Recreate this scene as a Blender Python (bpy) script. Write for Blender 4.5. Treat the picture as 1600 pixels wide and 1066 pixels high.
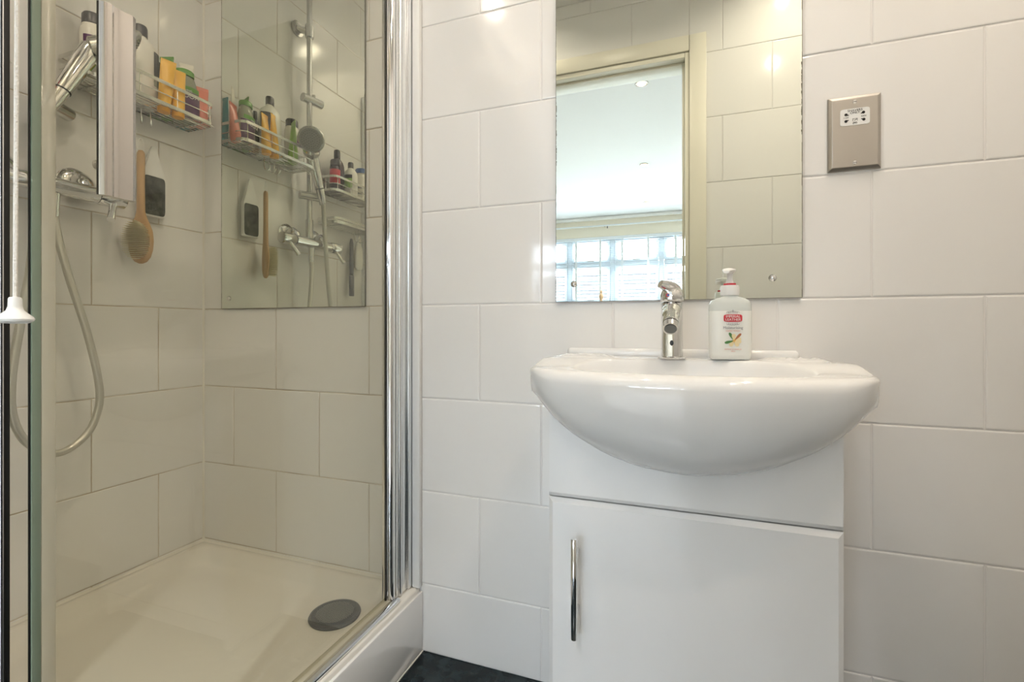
import bpy, bmesh, math, random
from mathutils import Vector, Matrix
random.seed(7)
for o in list(bpy.data.objects): bpy.data.objects.remove(o)
S = bpy.context.scene
C = S.collection
PI = math.pi
# ------------------------------------------------------------------ camera, world, exposure
cam = bpy.data.objects.new('camera', bpy.data.cameras.new('camera')); C.objects.link(cam)
cam.location = (0, -1.12, .865); cam.rotation_euler = (PI/2, 0, math.radians(19.9))
cam.data.sensor_width = 36; cam.data.lens = 36*746/1600; cam.data.shift_y = -21/1600
cam.data.clip_start = .02
S.camera = cam
vs = S.view_settings
vs.view_transform = 'Standard'; vs.look = 'None'; vs.gamma = 1; vs.use_curve_mapping = False
vs.exposure = 0.36
W = bpy.data.worlds.new('sky'); S.world = W; W.use_nodes = True
W.node_tree.nodes['Background'].inputs[0].default_value = (.80, .90, 1, 1)
W.node_tree.nodes['Background'].inputs[1].default_value = 22
ROOM_H, BED_H = 2.49, 2.49
LAMP_W, BED_W = 3.2, 50.0
WARM = (1, .87, .72); BEDC = (.90, .95, 1)
# ------------------------------------------------------------------ materials
def mat(name, col, rough=.5, metal=0, **k):
    m = bpy.data.materials.new(name); m.use_nodes = True
    b = m.node_tree.nodes['Principled BSDF']
    b.inputs['Base Color'].default_value = (*col, 1); b.inputs['Roughness'].default_value = rough
    b.inputs['Metallic'].default_value = metal
    for a, v in k.items(): b.inputs[a.replace('_', ' ')].default_value = v
    m.diffuse_color = (*col, 1)
    return m
def noise_bump(m, scale, strength, dist=.001, detail=2, stretch=None, rough_var=None):
    nt = m.node_tree; n = nt.nodes; b = n['Principled BSDF']
    tc = n.new('ShaderNodeTexCoord'); mp = n.new('ShaderNodeMapping'); no = n.new('ShaderNodeTexNoise'); bp = n.new('ShaderNodeBump')
    if stretch: mp.inputs['Scale'].default_value = stretch
    no.inputs['Scale'].default_value = scale; no.inputs['Detail'].default_value = detail
    bp.inputs['Strength'].default_value = strength; bp.inputs['Distance'].default_value = dist
    nt.links.new(tc.outputs['Object'], mp.inputs[0]); nt.links.new(mp.outputs[0], no.inputs['Vector'])
    nt.links.new(no.outputs['Fac'], bp.inputs['Height']); nt.links.new(bp.outputs[0], b.inputs['Normal'])
    return no
def noise_color(m, c1, c2, scale, stretch=None, lo=.35, hi=.65, detail=3, geo=False):
    nt = m.node_tree; n = nt.nodes; b = n['Principled BSDF']
    tc = n.new('ShaderNodeNewGeometry' if geo else 'ShaderNodeTexCoord'); mp = n.new('ShaderNodeMapping'); no = n.new('ShaderNodeTexNoise'); r = n.new('ShaderNodeValToRGB')
    if stretch: mp.inputs['Scale'].default_value = stretch
    no.inputs['Scale'].default_value = scale; no.inputs['Detail'].default_value = detail
    r.color_ramp.elements[0].position = lo; r.color_ramp.elements[1].position = hi
    r.color_ramp.elements[0].color = (*c1, 1); r.color_ramp.elements[1].color = (*c2, 1)
    nt.links.new(tc.outputs['Position' if geo else 'Object'], mp.inputs[0]); nt.links.new(mp.outputs[0], no.inputs['Vector'])
    nt.links.new(no.outputs['Fac'], r.inputs[0]); nt.links.new(r.outputs[0], b.inputs['Base Color'])
def glass_mat(name, tint, rough=.0, refl=1.45):
    m = bpy.data.materials.new(name); m.use_nodes = True; nt = m.node_tree; n = nt.nodes
    n.remove(n['Principled BSDF']); out = n['Material Output']
    t = n.new('ShaderNodeBsdfTransparent'); t.inputs[0].default_value = (*tint, 1)
    g = n.new('ShaderNodeBsdfGlossy'); g.inputs['Roughness'].default_value = rough
    f = n.new('ShaderNodeFresnel'); 
    ge = n.new('ShaderNodeNewGeometry'); mr = n.new('ShaderNodeMapRange')   # same reflectance on both faces of the pane
    mr.inputs['To Min'].default_value = refl; mr.inputs['To Max'].default_value = 1/refl
    nt.links.new(ge.outputs['Backfacing'], mr.inputs['Value']); nt.links.new(mr.outputs[0], f.inputs['IOR'])
    mx = n.new('ShaderNodeMixShader')
    nt.links.new(f.outputs[0], mx.inputs[0]); nt.links.new(t.outputs[0], mx.inputs[1]); nt.links.new(g.outputs[0], mx.inputs[2])
    nt.links.new(mx.outputs[0], out.inputs[0])
    return m
def emit(name, col, s):
    m = mat(name, (0, 0, 0)); b = m.node_tree.nodes['Principled BSDF']
    b.inputs['Emission Color'].default_value = (*col, 1); b.inputs['Emission Strength'].default_value = s
    return m
M = {}
M['tile'] = mat('white glazed tile', (.83, .82, .80), .10, Coat_Weight=.3, Coat_Roughness=.04)
noise_bump(M['tile'], 5, .25, .002, 1)
M['grout'] = mat('white grout', (.82, .80, .78), .8)
M['grout_s'] = mat('stained shower grout', (.5, .4, .28), .8)
noise_color(M['grout_s'], (.46, .37, .26), (.74, .68, .58), 7, lo=.35, hi=.62)
M['ceil'] = mat('white ceiling paint', (.86, .86, .85), .7)
M['cream'] = mat('cream wall paint', (.85, .79, .66), .7)
M['floor'] = mat('near black floor', (.008, .014, .016), .18, Specular_IOR_Level=.3)
noise_color(M['floor'], (.004, .008, .010), (.016, .028, .032), 30)
M['carpet'] = mat('bedroom carpet', (.68, .68, .68), .95)
M['gloss'] = mat('white gloss lacquer', (.85, .845, .83), .14, Coat_Weight=.4, Coat_Roughness=.05)
noise_bump(M['gloss'], 3, .1, .002, 1)
M['ceramic'] = mat('white ceramic', (.83, .83, .82), .07, Coat_Weight=.5, Coat_Roughness=.03)
M['acrylic'] = mat('white acrylic', (.80, .77, .70), .22)
M['plastic_w'] = mat('white plastic', (.82, .82, .80), .3)
M['paint_frame'] = mat('cream door frame paint', (.80, .77, .66), .35)
M['upvc'] = mat('white window frame plastic', (.80, .86, .92), .3)
M['chrome'] = mat('polished chrome', (.80, .80, .80), .07, 1)
M['chrome_soft'] = mat('limescaled chrome', (.62, .62, .60), .2, 1)
noise_bump(M['chrome_soft'], 60, .08, .001)
M['alu'] = mat('satin aluminium', (.80, .81, .82), .22, 1)
M['steel'] = mat('brushed stainless steel', (.50, .47, .43), .32, 1)
noise_bump(M['steel'], 40, .1, .0005, 2, (1, 1, 30))
M['wire'] = mat('chromed wire', (.75, .75, .73), .2, 1)
M['black'] = mat('black rubber', (.004, .004, .004), .5)
M['dark'] = mat('dark plastic', (.02, .022, .025), .3)
M['mesh'] = mat('grey aerator mesh', (.16, .17, .17), .4, .5)
M['mirror'] = mat('silvered mirror', (.81, .845, .78), .0, 1)
M['mirror_edge'] = mat('mirror edge', (.16, .16, .12), .3)
M['glass'] = glass_mat('shower glass', (.95, .945, .905))
M['glass_edge'] = mat('green glass edge', (.22, .27, .20), .15)
M['pane'] = glass_mat('window glass', (.98, .99, 1))
M['seal'] = mat('clear plastic seal', (.62, .58, .45), .25)
M['seal'].node_tree.nodes['Principled BSDF'].inputs['Alpha'].default_value = .55
M['hose'] = mat('silver hose', (.60, .59, .54), .32, .55)
M['cord'] = mat('white braided cord', (.85, .82, .76), .8)
noise_bump(M['cord'], 500, .6, .002)
M['wood'] = mat('varnished beech', (.45, .27, .13), .4)
noise_color(M['wood'], (.42, .25, .11), (.58, .38, .19), 30, (1, 1, .12))
M['bristle'] = mat('pale bristles', (.78, .72, .50), .7)
M['marble'] = mat('dark foggy mirror face', (.02, .022, .02), .45, Specular_IOR_Level=.2)
noise_color(M['marble'], (.012, .014, .012), (.10, .11, .09), 40)
M['yellow'] = mat('yellow tube', (.90, .50, .05), .35)
M['orange'] = mat('orange yellow cap', (.80, .38, .03), .35)
M['green'] = mat('green plastic', (.10, .30, .03), .3)
M['green_l'] = mat('light green tube', (.33, .55, .13), .35)
M['white_b'] = mat('white bottle', (.82, .80, .74), .3)
M['teal'] = mat('teal plastic', (.01, .25, .30), .3)
M['pink'] = mat('pink red gel tube', (.72, .22, .16), .3)
M['pinkw'] = mat('pale pink white tube', (.80, .76, .68), .35)
M['purple'] = mat('purple label', (.10, .03, .12), .4)
M['clearg'] = mat('clear green gel bottle', (.28, .30, .22), .12)
M['brown'] = mat('dark brown bottle', (.035, .02, .03), .2)
M['red'] = mat('red label', (.60, .03, .05), .4)
M['blue'] = mat('blue cap', (.05, .12, .32), .35)
M['txt'] = mat('dark print', (.03, .03, .03), .5)
M['txtg'] = mat('grey print', (.25, .25, .27), .5)
M['txtp'] = mat('pale pink print', (.75, .42, .36), .5)
M['txtw'] = mat('white print', (.85, .85, .85), .5)
M['bottle'] = mat('translucent bottle', (.78, .82, .79), .08, Transmission_Weight=.25, IOR=1.2)
M['liquid'] = mat('milky hand wash', (.83, .84, .80), .2)
M['drain'] = mat('grey plastic drain cover', (.13, .13, .13), .35)
M['lampe'] = emit('warm lamp glow', (1, .80, .52), 4)
M['slat'] = mat('white blind slat', (.80, .84, .88), .5)
M['roof'] = mat('grey brown roof tiles', (.035, .04, .05), .8)
M['brick'] = mat('pale render', (.6, .58, .55), .8)
M['white_mold'] = mat('white trim', (.84, .84, .82), .3)
M['ornament'] = mat('carved wooden ornament', (.55, .36, .20), .6)
M['gpanel'] = mat('grey scraper plastic', (.20, .20, .22), .35)
# ------------------------------------------------------------------ mesh helpers
def add_box(bm, x0, x1, y0, y1, z0, z1, bev=0, seg=2):
    r = bmesh.ops.create_cube(bm, size=1, matrix=Matrix.Translation(((x0+x1)/2, (y0+y1)/2, (z0+z1)/2)) @ Matrix.Diagonal((x1-x0, y1-y0, z1-z0, 1)))
    if bev:
        es = set(e for v in r['verts'] for e in v.link_edges)
        bmesh.ops.bevel(bm, geom=list(es), offset=bev, segments=seg, profile=.5, affect='EDGES')
def add_loft(bm, rings, cap=True, close=True):
    vr = [[bm.verts.new(p) for p in r] for r in rings]
    n = len(vr[0])
    for a, b in zip(vr, vr[1:]):
        for i in range(n if close else n-1):
            j = (i+1) % n
            try: bm.faces.new((a[i], a[j], b[j], b[i]))
            except ValueError: pass
    if cap:
        for r in (vr[0][::-1], vr[-1]):
            try: bm.faces.new(r)
            except ValueError: pass
    return vr
def add_tube(bm, pts, r, n=10, r2=None, squash=1, cap=True, up=None):
    P = [Vector(p) for p in pts]; N = len(P)
    rs = r if isinstance(r, (list, tuple)) else [r]*N
    T = [(P[min(i+1, N-1)]-P[max(i-1, 0)]).normalized() for i in range(N)]
    u = Vector(up) if up else (Vector((0, 0, 1)) if abs(T[0].z) < .9 else Vector((1, 0, 0)))
    rings = []
    for i in range(N):
        a = u - T[i]*u.dot(T[i]); a.normalize(); b = T[i].cross(a); u = a
        rings.append([P[i]+a*rs[i]*squash*math.cos(2*PI*k/n)+b*rs[i]*math.sin(2*PI*k/n) for k in range(n)])
    add_loft(bm, rings, cap)
def add_lathe(bm, prof, c=(0, 0, 0), n=24, sx=1, sy=1, mtx=None):
    rings = [[Vector((c[0]+r*sx*math.cos(2*PI*k/n), c[1]+r*sy*math.sin(2*PI*k/n), c[2]+z)) for k in range(n)] for r, z in prof]
    if mtx: rings = [[mtx @ v for v in r] for r in rings]
    add_loft(bm, rings)
def add_superlathe(bm, prof, c=(0, 0, 0), n=32, e=4):   # rounded-rectangular sections: prof rows (rx, ry, z)
    rings = []
    for rx, ry, z in prof:
        ring = []
        for k in range(n):
            a = 2*PI*k/n; ca, sa = math.cos(a), math.sin(a)
            ring.append(Vector((c[0]+rx*math.copysign(abs(ca)**(2/e), ca), c[1]+ry*math.copysign(abs(sa)**(2/e), sa), c[2]+z)))
        rings.append(ring)
    add_loft(bm, rings)
def finish(name, bm, m, parent=None, smooth=True, mtx=None, ang=40):
    bmesh.ops.recalc_face_normals(bm, faces=bm.faces)
    me = bpy.data.meshes.new(name); bm.to_mesh(me); bm.free()
    if mtx: me.transform(mtx)
    me.materials.append(m if not isinstance(m, str) else M[m])
    if smooth:
        me.polygons.foreach_set('use_smooth', [True]*len(me.polygons))
        me.set_sharp_from_angle(angle=math.radians(ang))
    o = bpy.data.objects.new(name, me); C.objects.link(o)
    if parent: o.parent = parent
    return o
def part(name, m, parent, fn, smooth=True, label=None, mtx=None, ang=40):
    bm = bmesh.new(); fn(bm); o = finish(name, bm, m, parent, smooth, mtx, ang)
    if label: o['label'] = label
    return o
def tag(o, label, cat, group=None, kind=None):
    o['label'] = label; o['category'] = cat
    if group: o['group'] = group
    if kind: o['kind'] = kind
    return o
def thing(name, label, cat, loc=(0, 0, 0), group=None, rot=(0, 0, 0)):
    o = bpy.data.objects.new(name, None); C.objects.link(o); o.location = loc; o.rotation_euler = rot
    o.empty_display_size = .03
    return tag(o, label, cat, group)
def struct(name, m, fn, smooth=False):
    bm = bmesh.new(); fn(bm); o = finish(name, bm, m, None, smooth); o['kind'] = 'structure'; return o
def copy_tree(o, parent=None):
    c = o.copy(); C.objects.link(c)
    if parent: c.parent = parent
    for ch in list(o.children): copy_tree(ch, c)
    return c
def text(name, body, size, loc, rot, m, parent, align='CENTER', depth=.0002, sx=1):
    cu = bpy.data.curves.new(name, 'FONT'); cu.body = body; cu.size = size; cu.align_x = align; cu.align_y = 'CENTER'; cu.extrude = depth
    t = bpy.data.objects.new(name, cu); C.objects.link(t)
    bpy.context.view_layer.update()
    me = bpy.data.meshes.new_from_object(t.evaluated_get(bpy.context.evaluated_depsgraph_get()))
    bpy.data.objects.remove(t); me.name = name; me.materials.clear(); me.materials.append(M[m])
    o = bpy.data.objects.new(name, me); C.objects.link(o); o.location = loc; o.rotation_euler = rot; o.scale = (sx, 1, 1)
    if parent: o.parent = parent
    return o
# ------------------------------------------------------------------ tiled walls
XL, XR, YB = -1.473, .85, -1.25         # left wall, right wall, door wall
tile_cache = {}
def tile_mesh(w, h):
    k = (round(w, 4), round(h, 4))
    if k in tile_cache: return tile_cache[k]
    bm = bmesh.new(); g = .0013; rings = []
    for ins, d in ((g, .006), (g, .0011), (g+.0009, .0004), (g+.003, 0)):
        rings.append([Vector((x, d, z)) for x, z in ((ins, ins), (w-ins, ins), (w-ins, h-ins), (ins, h-ins))])
    vr = add_loft(bm, rings, cap=False); bm.faces.new(vr[-1])
    bmesh.ops.recalc_face_normals(bm, faces=bm.faces)
    me = bpy.data.meshes.new('tile'); bm.to_mesh(me); bm.free(); me.materials.append(M['tile'])
    if me.polygons[-1].normal.y > 0: me.flip_normals()
    tile_cache[k] = me
    return me
def tile_wall(parent, length, z0, z1, zref, H, Wd, offs, mtx, holes=()):
    """tiles in local wall space: x along wall 0..length, z up, front faces -y"""
    rt = mtx.to_euler()
    r0 = math.floor((z0-zref)/H)
    for r in range(r0, r0+40):
        a, b = max(zref+r*H, z0), min(zref+(r+1)*H, z1)
        if b-a < .015: continue
        x = offs[r % 2] % Wd - Wd
        while x < length:
            p, q = max(x, 0), min(x+Wd, length); x += Wd
            if q-p < .012: continue
            cells = [(p, q, a, b)]
            for hx0, hx1, hz0, hz1 in holes:
                nc = []
                for (p_, q_, a_, b_) in cells:
                    if q_ <= hx0 or p_ >= hx1 or b_ <= hz0 or a_ >= hz1: nc.append((p_, q_, a_, b_)); continue
                    if b_ > hz1: nc.append((max(p_, hx0), min(q_, hx1), hz1, b_))
                    if p_ < hx0: nc.append((p_, hx0, a_, b_))
                    if q_ > hx1: nc.append((hx1, q_, a_, b_))
                cells = nc
            for (p_, q_, a_, b_) in cells:
                if q_-p_ < .01 or b_-a_ < .01: continue
                o = bpy.data.objects.new('tile', tile_mesh(q_-p_, b_-a_)); C.objects.link(o)
                o.parent = parent; o.location = mtx @ Vector((p_, 0, a_)); e = rt.copy()
                o.rotation_euler = (random.uniform(-.0012, .0012), 0, e.z+random.uniform(-.0012, .0012))
TH, TW, ZR = .2478, .3375, .181
SX = -.675                                # where the shower begins on the front wall
# front wall: one structure, grout behind the tiles; the part inside the shower has stained grout
wf = struct('wall_front', 'grout', lambda bm: add_box(bm, SX, XR+.1, .0018, .12, 0, 2.6))
wfs = part('grout_panel', 'grout_s', wf, lambda bm: add_box(bm, XL-.1, SX, .0018, .12, 0, 2.6), False, 'stained grout of the shower part of the wall')
tile_wall(wf, XR-XL, 0, ROOM_H, ZR, TH, TW, ((-.494-XL), (-.330-XL)), Matrix.Translation((XL, 0, 0)))
# rows alternate: row of .181-.429 is joint family A (index 0)
wl = struct('wall_left', 'grout_s', lambda bm: add_box(bm, XL-.12, XL-.0018, -1.4, .12, 0, 2.6))
tile_wall(wl, 1.25, 0, ROOM_H, ZR, TH, TW, (1.25-.141, 1.25-.312), Matrix.Translation((XL, -1.25, 0)) @ Matrix.Rotation(PI/2, 4, 'Z'))
part('corner_sealant', 'acrylic', wl, lambda bm: add_loft(bm, [[Vector((XL-.001, -.0045, z)), Vector((XL+.0045, .001, z)), Vector((XL-.001, .001, z))] for z in (.0, ROOM_H)]), False)
wr = struct('wall_right', 'grout', lambda bm: add_box(bm, XR+.003, XR+.12, -1.4, .12, 0, 2.6))
tile_wall(wr, 1.25, 0, ROOM_H, ZR, TH, TW, (.1, .27), Matrix.Translation((XR, 0, 0)) @ Matrix.Rotation(-PI/2, 4, 'Z'))
# door wall behind the camera, opening X -.78..+.018
DX0, DX1, DZ = -.80, .018, 2.137
def dw(bm):
    add_box(bm, -1.62, DX0, YB-.15, YB-.003, 0, 2.6); add_box(bm, DX1, XR+.1, YB-.15, YB-.003, 0, 2.6); add_box(bm, DX0, DX1, YB-.15, YB-.003, DZ, 2.6)
wb = struct('wall_back', 'grout', dw)
tile_wall(wb, XR-XL, 0, ROOM_H, 1.527-.2985*5, .2985, .40, (.09, .29), Matrix.Translation((XR, YB, 0)) @ Matrix.Rotation(PI, 4, 'Z'),
          holes=((XR-DX1, XR-DX0, -1, DZ),))
struct('floor', 'floor', lambda bm: add_box(bm, XL-.1, XR+.1, YB-.15, .12, -.05, 0))
struct('ceiling', 'ceil', lambda bm: add_box(bm, XL-.1, XR+.1, YB-.15, .12, ROOM_H, ROOM_H+.08))
# door frame (no leaf in view)
d1 = bpy.data.objects.new('door_1', None); C.objects.link(d1); d1.location = (DX1, YB, 0); d1['kind'] = 'structure'
I = Matrix.Translation((-DX1, -YB, 0))
for nm, b in (('architrave', (DX1+.002, DX1+.074, YB-.001, YB+.018, 0, DZ+.075)), ('architrave', (DX0-.074, DX0-.002, YB-.001, YB+.018, 0, DZ+.075)), ('architrave', (DX0, DX1, YB-.001, YB+.018, DZ+.003, DZ+.075)),
              ('lining', (DX1-.018, DX1+.001, YB-.15, YB+.010, 0, DZ)), ('lining', (DX0-.001, DX0+.018, YB-.15, YB+.010, 0, DZ)), ('lining', (DX0+.019, DX1-.019, YB-.15, YB+.010, DZ-.022, DZ)),
              ('door_stop', (DX1-.030, DX1-.0185, YB-.09, YB-.03, 0, DZ-.023)), ('door_stop', (DX0+.0185, DX0+.030, YB-.09, YB-.03, 0, DZ-.023)), ('door_stop', (DX0+.0305, DX1-.0305, YB-.09, YB-.03, DZ-.034, DZ-.0225))):
    part(nm, 'paint_frame', d1, lambda bm: add_box(bm, *b, bev=.003), mtx=I)
part('hinge', 'steel', d1, lambda bm: (add_box(bm, DX1-.0215, DX1-.0185, YB-.14, YB-.10, 1.80, 1.90), add_tube(bm, ((DX1-.024, YB-.148, 1.80), (DX1-.024, YB-.148, 1.90)), .006)), mtx=I)
# ------------------------------------------------------------------ bedroom seen in the mirror
BY0, BY1, BX0, BX1 = YB-.15, -5.93, -2.9, 1.2
struct('floor', 'carpet', lambda bm: add_box(bm, BX0-.1, BX1+.1, BY1-.2, BY0, -.05, 0))
struct('ceiling', 'ceil', lambda bm: add_box(bm, BX0-.1, BX1+.1, BY1-.2, BY0, BED_H, BED_H+.08))
struct('wall_bedroom_left', 'cream', lambda bm: add_box(bm, BX0-.1, BX0, BY1-.2, BY0, 0, BED_H))
struct('wall_bedroom_right', 'cream', lambda bm: add_box(bm, BX1, BX1+.1, BY1-.2, BY0, 0, BED_H))
struct('wall_bedroom_near', 'cream', lambda bm: (add_box(bm, BX0, -1.62, BY0, BY0+.1, 0, BED_H), add_box(bm, XR+.1, BX1, BY0, BY0+.1, 0, BED_H)))
WX0, WX1, WZ0, WZ1 = -2.30, .95, 1.20, 2.20
struct('wall_bedroom_far', 'cream', lambda bm: (add_box(bm, BX0, WX0, BY1-.2, BY1, 0, BED_H), add_box(bm, WX1, BX1, BY1-.2, BY1, 0, BED_H),
       add_box(bm, WX0, WX1, BY1-.2, BY1, WZ1, BED_H), add_box(bm, WX0, WX1, BY1-.2, BY1, 0, WZ0)))
struct('trim_1', 'white_mold', lambda bm: add_box(bm, BX0, BX1, BY1, BY1+.05, BED_H-.05, BED_H, bev=.015))
w1 = bpy.data.objects.new('window_1', None); C.objects.link(w1); w1.location = (0, BY1-.10, WZ0); w1['kind'] = 'structure'
IW = Matrix.Translation((0, -(BY1-.10), -WZ0))
fy0, fy1 = BY1-.13, BY1-.07
part('window_sill', 'upvc', w1, lambda bm: add_box(bm, WX0, WX1, BY1-.069, BY1+.06, WZ0-.0, WZ0+.03, bev=.006), mtx=IW)
part('window_frame', 'upvc', w1, lambda bm: (add_box(bm, WX0, WX1, fy0, fy1, WZ1-.05, WZ1), add_box(bm, WX0, WX1, fy0, fy1, WZ0, WZ0+.05),
     add_box(bm, WX0, WX0+.05, fy0, fy1, WZ0, WZ1), add_box(bm, WX1-.05, WX1, fy0, fy1, WZ0, WZ1)), mtx=IW)
mull = [-2.30+.02, -1.64, -1.0, -.313, .35, .93]
TRZ = 1.80
for xm in mull[1:-1]: part('mullion', 'upvc', w1, lambda bm: add_box(bm, xm-.035, xm+.035, fy0+.001, fy1+.004, WZ0+.05, WZ1-.05, bev=.008), mtx=IW)
for a, b in zip(mull, mull[1:]):
    a += .037; b -= .037
    part('transom', 'upvc', w1, lambda bm: add_box(bm, a, b, fy0+.001, fy1+.003, TRZ-.03, TRZ+.03, bev=.008), mtx=IW)
    for z0, z1 in ((WZ0+.052, TRZ-.032), (TRZ+.032, WZ1-.052)):
        def sash(bm):
            t = .038
            add_box(bm, a, b, fy0+.01, fy1+.012, z0, z0+t, .006); add_box(bm, a, b, fy0+.01, fy1+.012, z1-t, z1, .006)
            add_box(bm, a, a+t, fy0+.01, fy1+.012, z0+t, z1-t); add_box(bm, b-t, b, fy0+.01, fy1+.012, z0+t, z1-t)
        s = part('sash', 'upvc', w1, sash, mtx=IW)
        part('pane', 'pane', s, lambda bm: add_box(bm, a+.038, b-.038, fy0+.03, fy0+.036, z0+.038, z1-.038), False, mtx=IW)
        part('handle', 'steel', s, lambda bm: (add_box(bm, (a+b)/2-.05, (a+b)/2+.05, fy1+.013, fy1+.03, z0+.012, z0+.026, .003)), mtx=IW)
# blind with ladder tapes
bl = thing('venetian_blind', 'white venetian blind with pale ladder tapes hanging at the bedroom window', 'blind', (0, BY1-.02, WZ1))
IB = Matrix.Translation((0, -(BY1-.02), -WZ1))
part('head_rail', 'slat', bl, lambda bm: add_box(bm, WX0+.01, WX1-.01, BY1-.05, BY1+.0, WZ1-.045, WZ1-.002), mtx=IB)
def slats(bm):
    z = WZ1-.07
    while z > WZ0+.05:
        add_box(bm, WX0+.015, WX1-.015, BY1-.036, BY1-.012, z, z+.0012); z -= .027
s = part('slats', 'slat', bl, slats, False, mtx=IB); s['kind'] = 'stuff'
for xt in [-2.2, -1.88, -1.53, -1.17, -.853, -.49, -.12, .24, .6, .88]:
    part('tape', 'slat', bl, lambda bm: add_box(bm, xt-.016, xt+.016, BY1-.009, BY1-.007, WZ0+.04, WZ1-.045), False, mtx=IB)
rl = thing('curtain_rail', 'thin white curtain rail on the cream wall above the window', 'curtain rail', (-.7, BY1+.06, 2.345))
part('rail', 'slat', rl, lambda bm: add_box(bm, -1.9, 1.6, -.008, .008, -.008, .012, .003))
for xb in (-1.5, -.4, .7, 1.5): part('bracket', 'steel', rl, lambda bm: add_box(bm, xb-.006, xb+.006, -.058, -.009, -.01, .006))
part('glider', 'dark', rl, lambda bm: add_box(bm, -.36, -.35, -.006, .006, -.04, -.009))
orn = thing('ornament', 'small carved wooden ornament on the bedroom window sill', 'ornament', (-1.15, BY1+.025, WZ0+.032))
part('body', 'ornament', orn, lambda bm: add_lathe(bm, ((.0, 0), (.035, 0), (.036, .01), (.012, .03), (.03, .07), (.035, .10), (.018, .13), (.0, .14)), n=14))
part('head', 'ornament', orn, lambda bm: add_lathe(bm, ((.0, .13), (.016, .14), (.02, .155), (.014, .172), (0, .18)), n=12))
# house across the road
hs = thing('neighbour_house', 'house roof across the road beyond the bedroom window', 'house', (-1.5, -19, .75))
part('wall', 'brick', hs, lambda bm: add_box(bm, -9, 9, -4, 0, -3, 1.2), False)
def roof(bm):
    for r in range(11):
        y0, z0 = .3-r*.22, .95+r*.155
        n = 56
        for c in range(n):
            x = -9.2+c*.33+(r % 2)*.165
            add_box(bm, x, x+.315, y0-.26, y0, z0, z0+.05)
rf = part('roof_tiles', 'roof', hs, roof, False); rf['kind'] = 'stuff'
part('roof_deck', 'brick', hs, lambda bm: add_loft(bm, [[Vector((x, .2, .9)), Vector((x, -2.3, 2.66)), Vector((x, -4, 1.2))] for x in (-9, 9)]), False)
# daylight portal at the window
pl = bpy.data.lights.new('window_portal', 'AREA'); pl.shape = 'RECTANGLE'; pl.size = WX1-WX0; pl.size_y = WZ1-WZ0
pl.cycles.is_portal = True
po = bpy.data.objects.new('window_portal', pl); C.objects.link(po); po.location = ((WX0+WX1)/2, BY1-.19, (WZ0+WZ1)/2); po.rotation_euler = (PI/2, 0, 0)
# ------------------------------------------------------------------ downlights
def downlight(x, y, z, label, group, watt, col=WARM):
    t = thing('ceiling_light', label, 'light', (x, y, z), group)
    part('bezel', 'steel', t, lambda bm: add_lathe(bm, ((.032, -.001), (.044, -.001), (.045, -.004), (.040, -.007), (.033, -.005), (.032, -.001)), n=28))
    part('bulb', 'lampe', t, lambda bm: add_lathe(bm, ((0, -.002), (.031, -.002), (.030, -.006), (.022, -.012), (.010, -.0155), (0, -.016)), n=24))
    l = bpy.data.lights.new('downlight_glow', 'AREA'); l.shape = 'DISK'; l.size = .03; l.energy = watt; l.color = col; l.spread = math.radians(150 if col is WARM else 95)
    o = bpy.data.objects.new('downlight_glow', l); C.objects.link(o); o.location = (0, 0, -.018); o.parent = t
for x, y, lb in ((-.90, -1.10, 'round bathroom downlight nearest the shower side and doorway'), (.45, -.95, 'round bathroom downlight in the ceiling right of the doorway'), (-.35, -.62, 'round bathroom downlight in front of the wash basin'), (.50, -.35, 'round bathroom downlight above the shaver socket side')):
    downlight(x, y, ROOM_H, lb, 'bathroom downlights', LAMP_W)
for x, y, lb in ((-.27, -2.17, 'bedroom downlight nearest the doorway, largest in the mirror'), (-.383, -3.81, 'bedroom downlight in the middle of the ceiling line'), (-.47, -5.31, 'bedroom downlight closest to the window wall')):
    downlight(x, y, BED_H, lb, 'bedroom downlights', BED_W/3, BEDC)
# ------------------------------------------------------------------ mirrors
def wall_mirror(x0, x1, z0, z1, label, screws):
    t = thing('wall_mirror', label, 'mirror', ((x0+x1)/2, 0, z0)); I = Matrix.Translation((-(x0+x1)/2, 0, -z0))
    part('mirror_glass', 'mirror', t, lambda bm: add_box(bm, x0, x1, -.0065, -.0020, z0, z1), False, mtx=I)
    def back(bm):      # dark backing that shows as a ragged rim at the edge
        rnd = random.Random(3)
        for xs, sg in ((x0, 1), (x1, -1)):
            z = z0
            while z < z1:
                h = rnd.uniform(.004, .02); w = rnd.choice((.0006, .0007, .0009)) if rnd.random() < .5 else .0004
                if .38 < (z-z0)/(z1-z0) < .56: w = rnd.uniform(.0005, .0022); h = rnd.uniform(.002, .006)
                add_box(bm, xs-.0004*sg if sg > 0 else xs-w, xs+w if sg > 0 else xs+.0004, -.0069, -.0015, z, z+h); z += h
        add_box(bm, x0, x1, -.0067, -.0015, z0-.0006, z0+.0002)
    part('desilvered_edge', 'mirror_edge', t, back, False, mtx=I)
    for sx, sz in screws:
        def sc(bm): add_lathe(bm, ((0, .006), (.004, .0055), (.007, .003), (.0078, 0), (0, 0)), n=20, mtx=Matrix.Translation((sx, -.0069, sz)) @ Matrix.Rotation(PI/2, 4, 'X'))
        part('screw_cap', 'chrome', t, sc, mtx=I)
    return t
wall_mirror(-.291, .2245, .9265, 1.78, 'frameless wall mirror above the wash basin, reflecting the doorway', ((-.247, .968), (.171, .968), (-.247, 1.74), (.171, 1.74)))
wall_mirror(-1.386, -.840, .925, 2.0, 'frameless mirror inside the shower, reflecting the shower rail', ((-1.355, .957), (-.87, 1.96), (-1.355, 1.96)))
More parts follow.
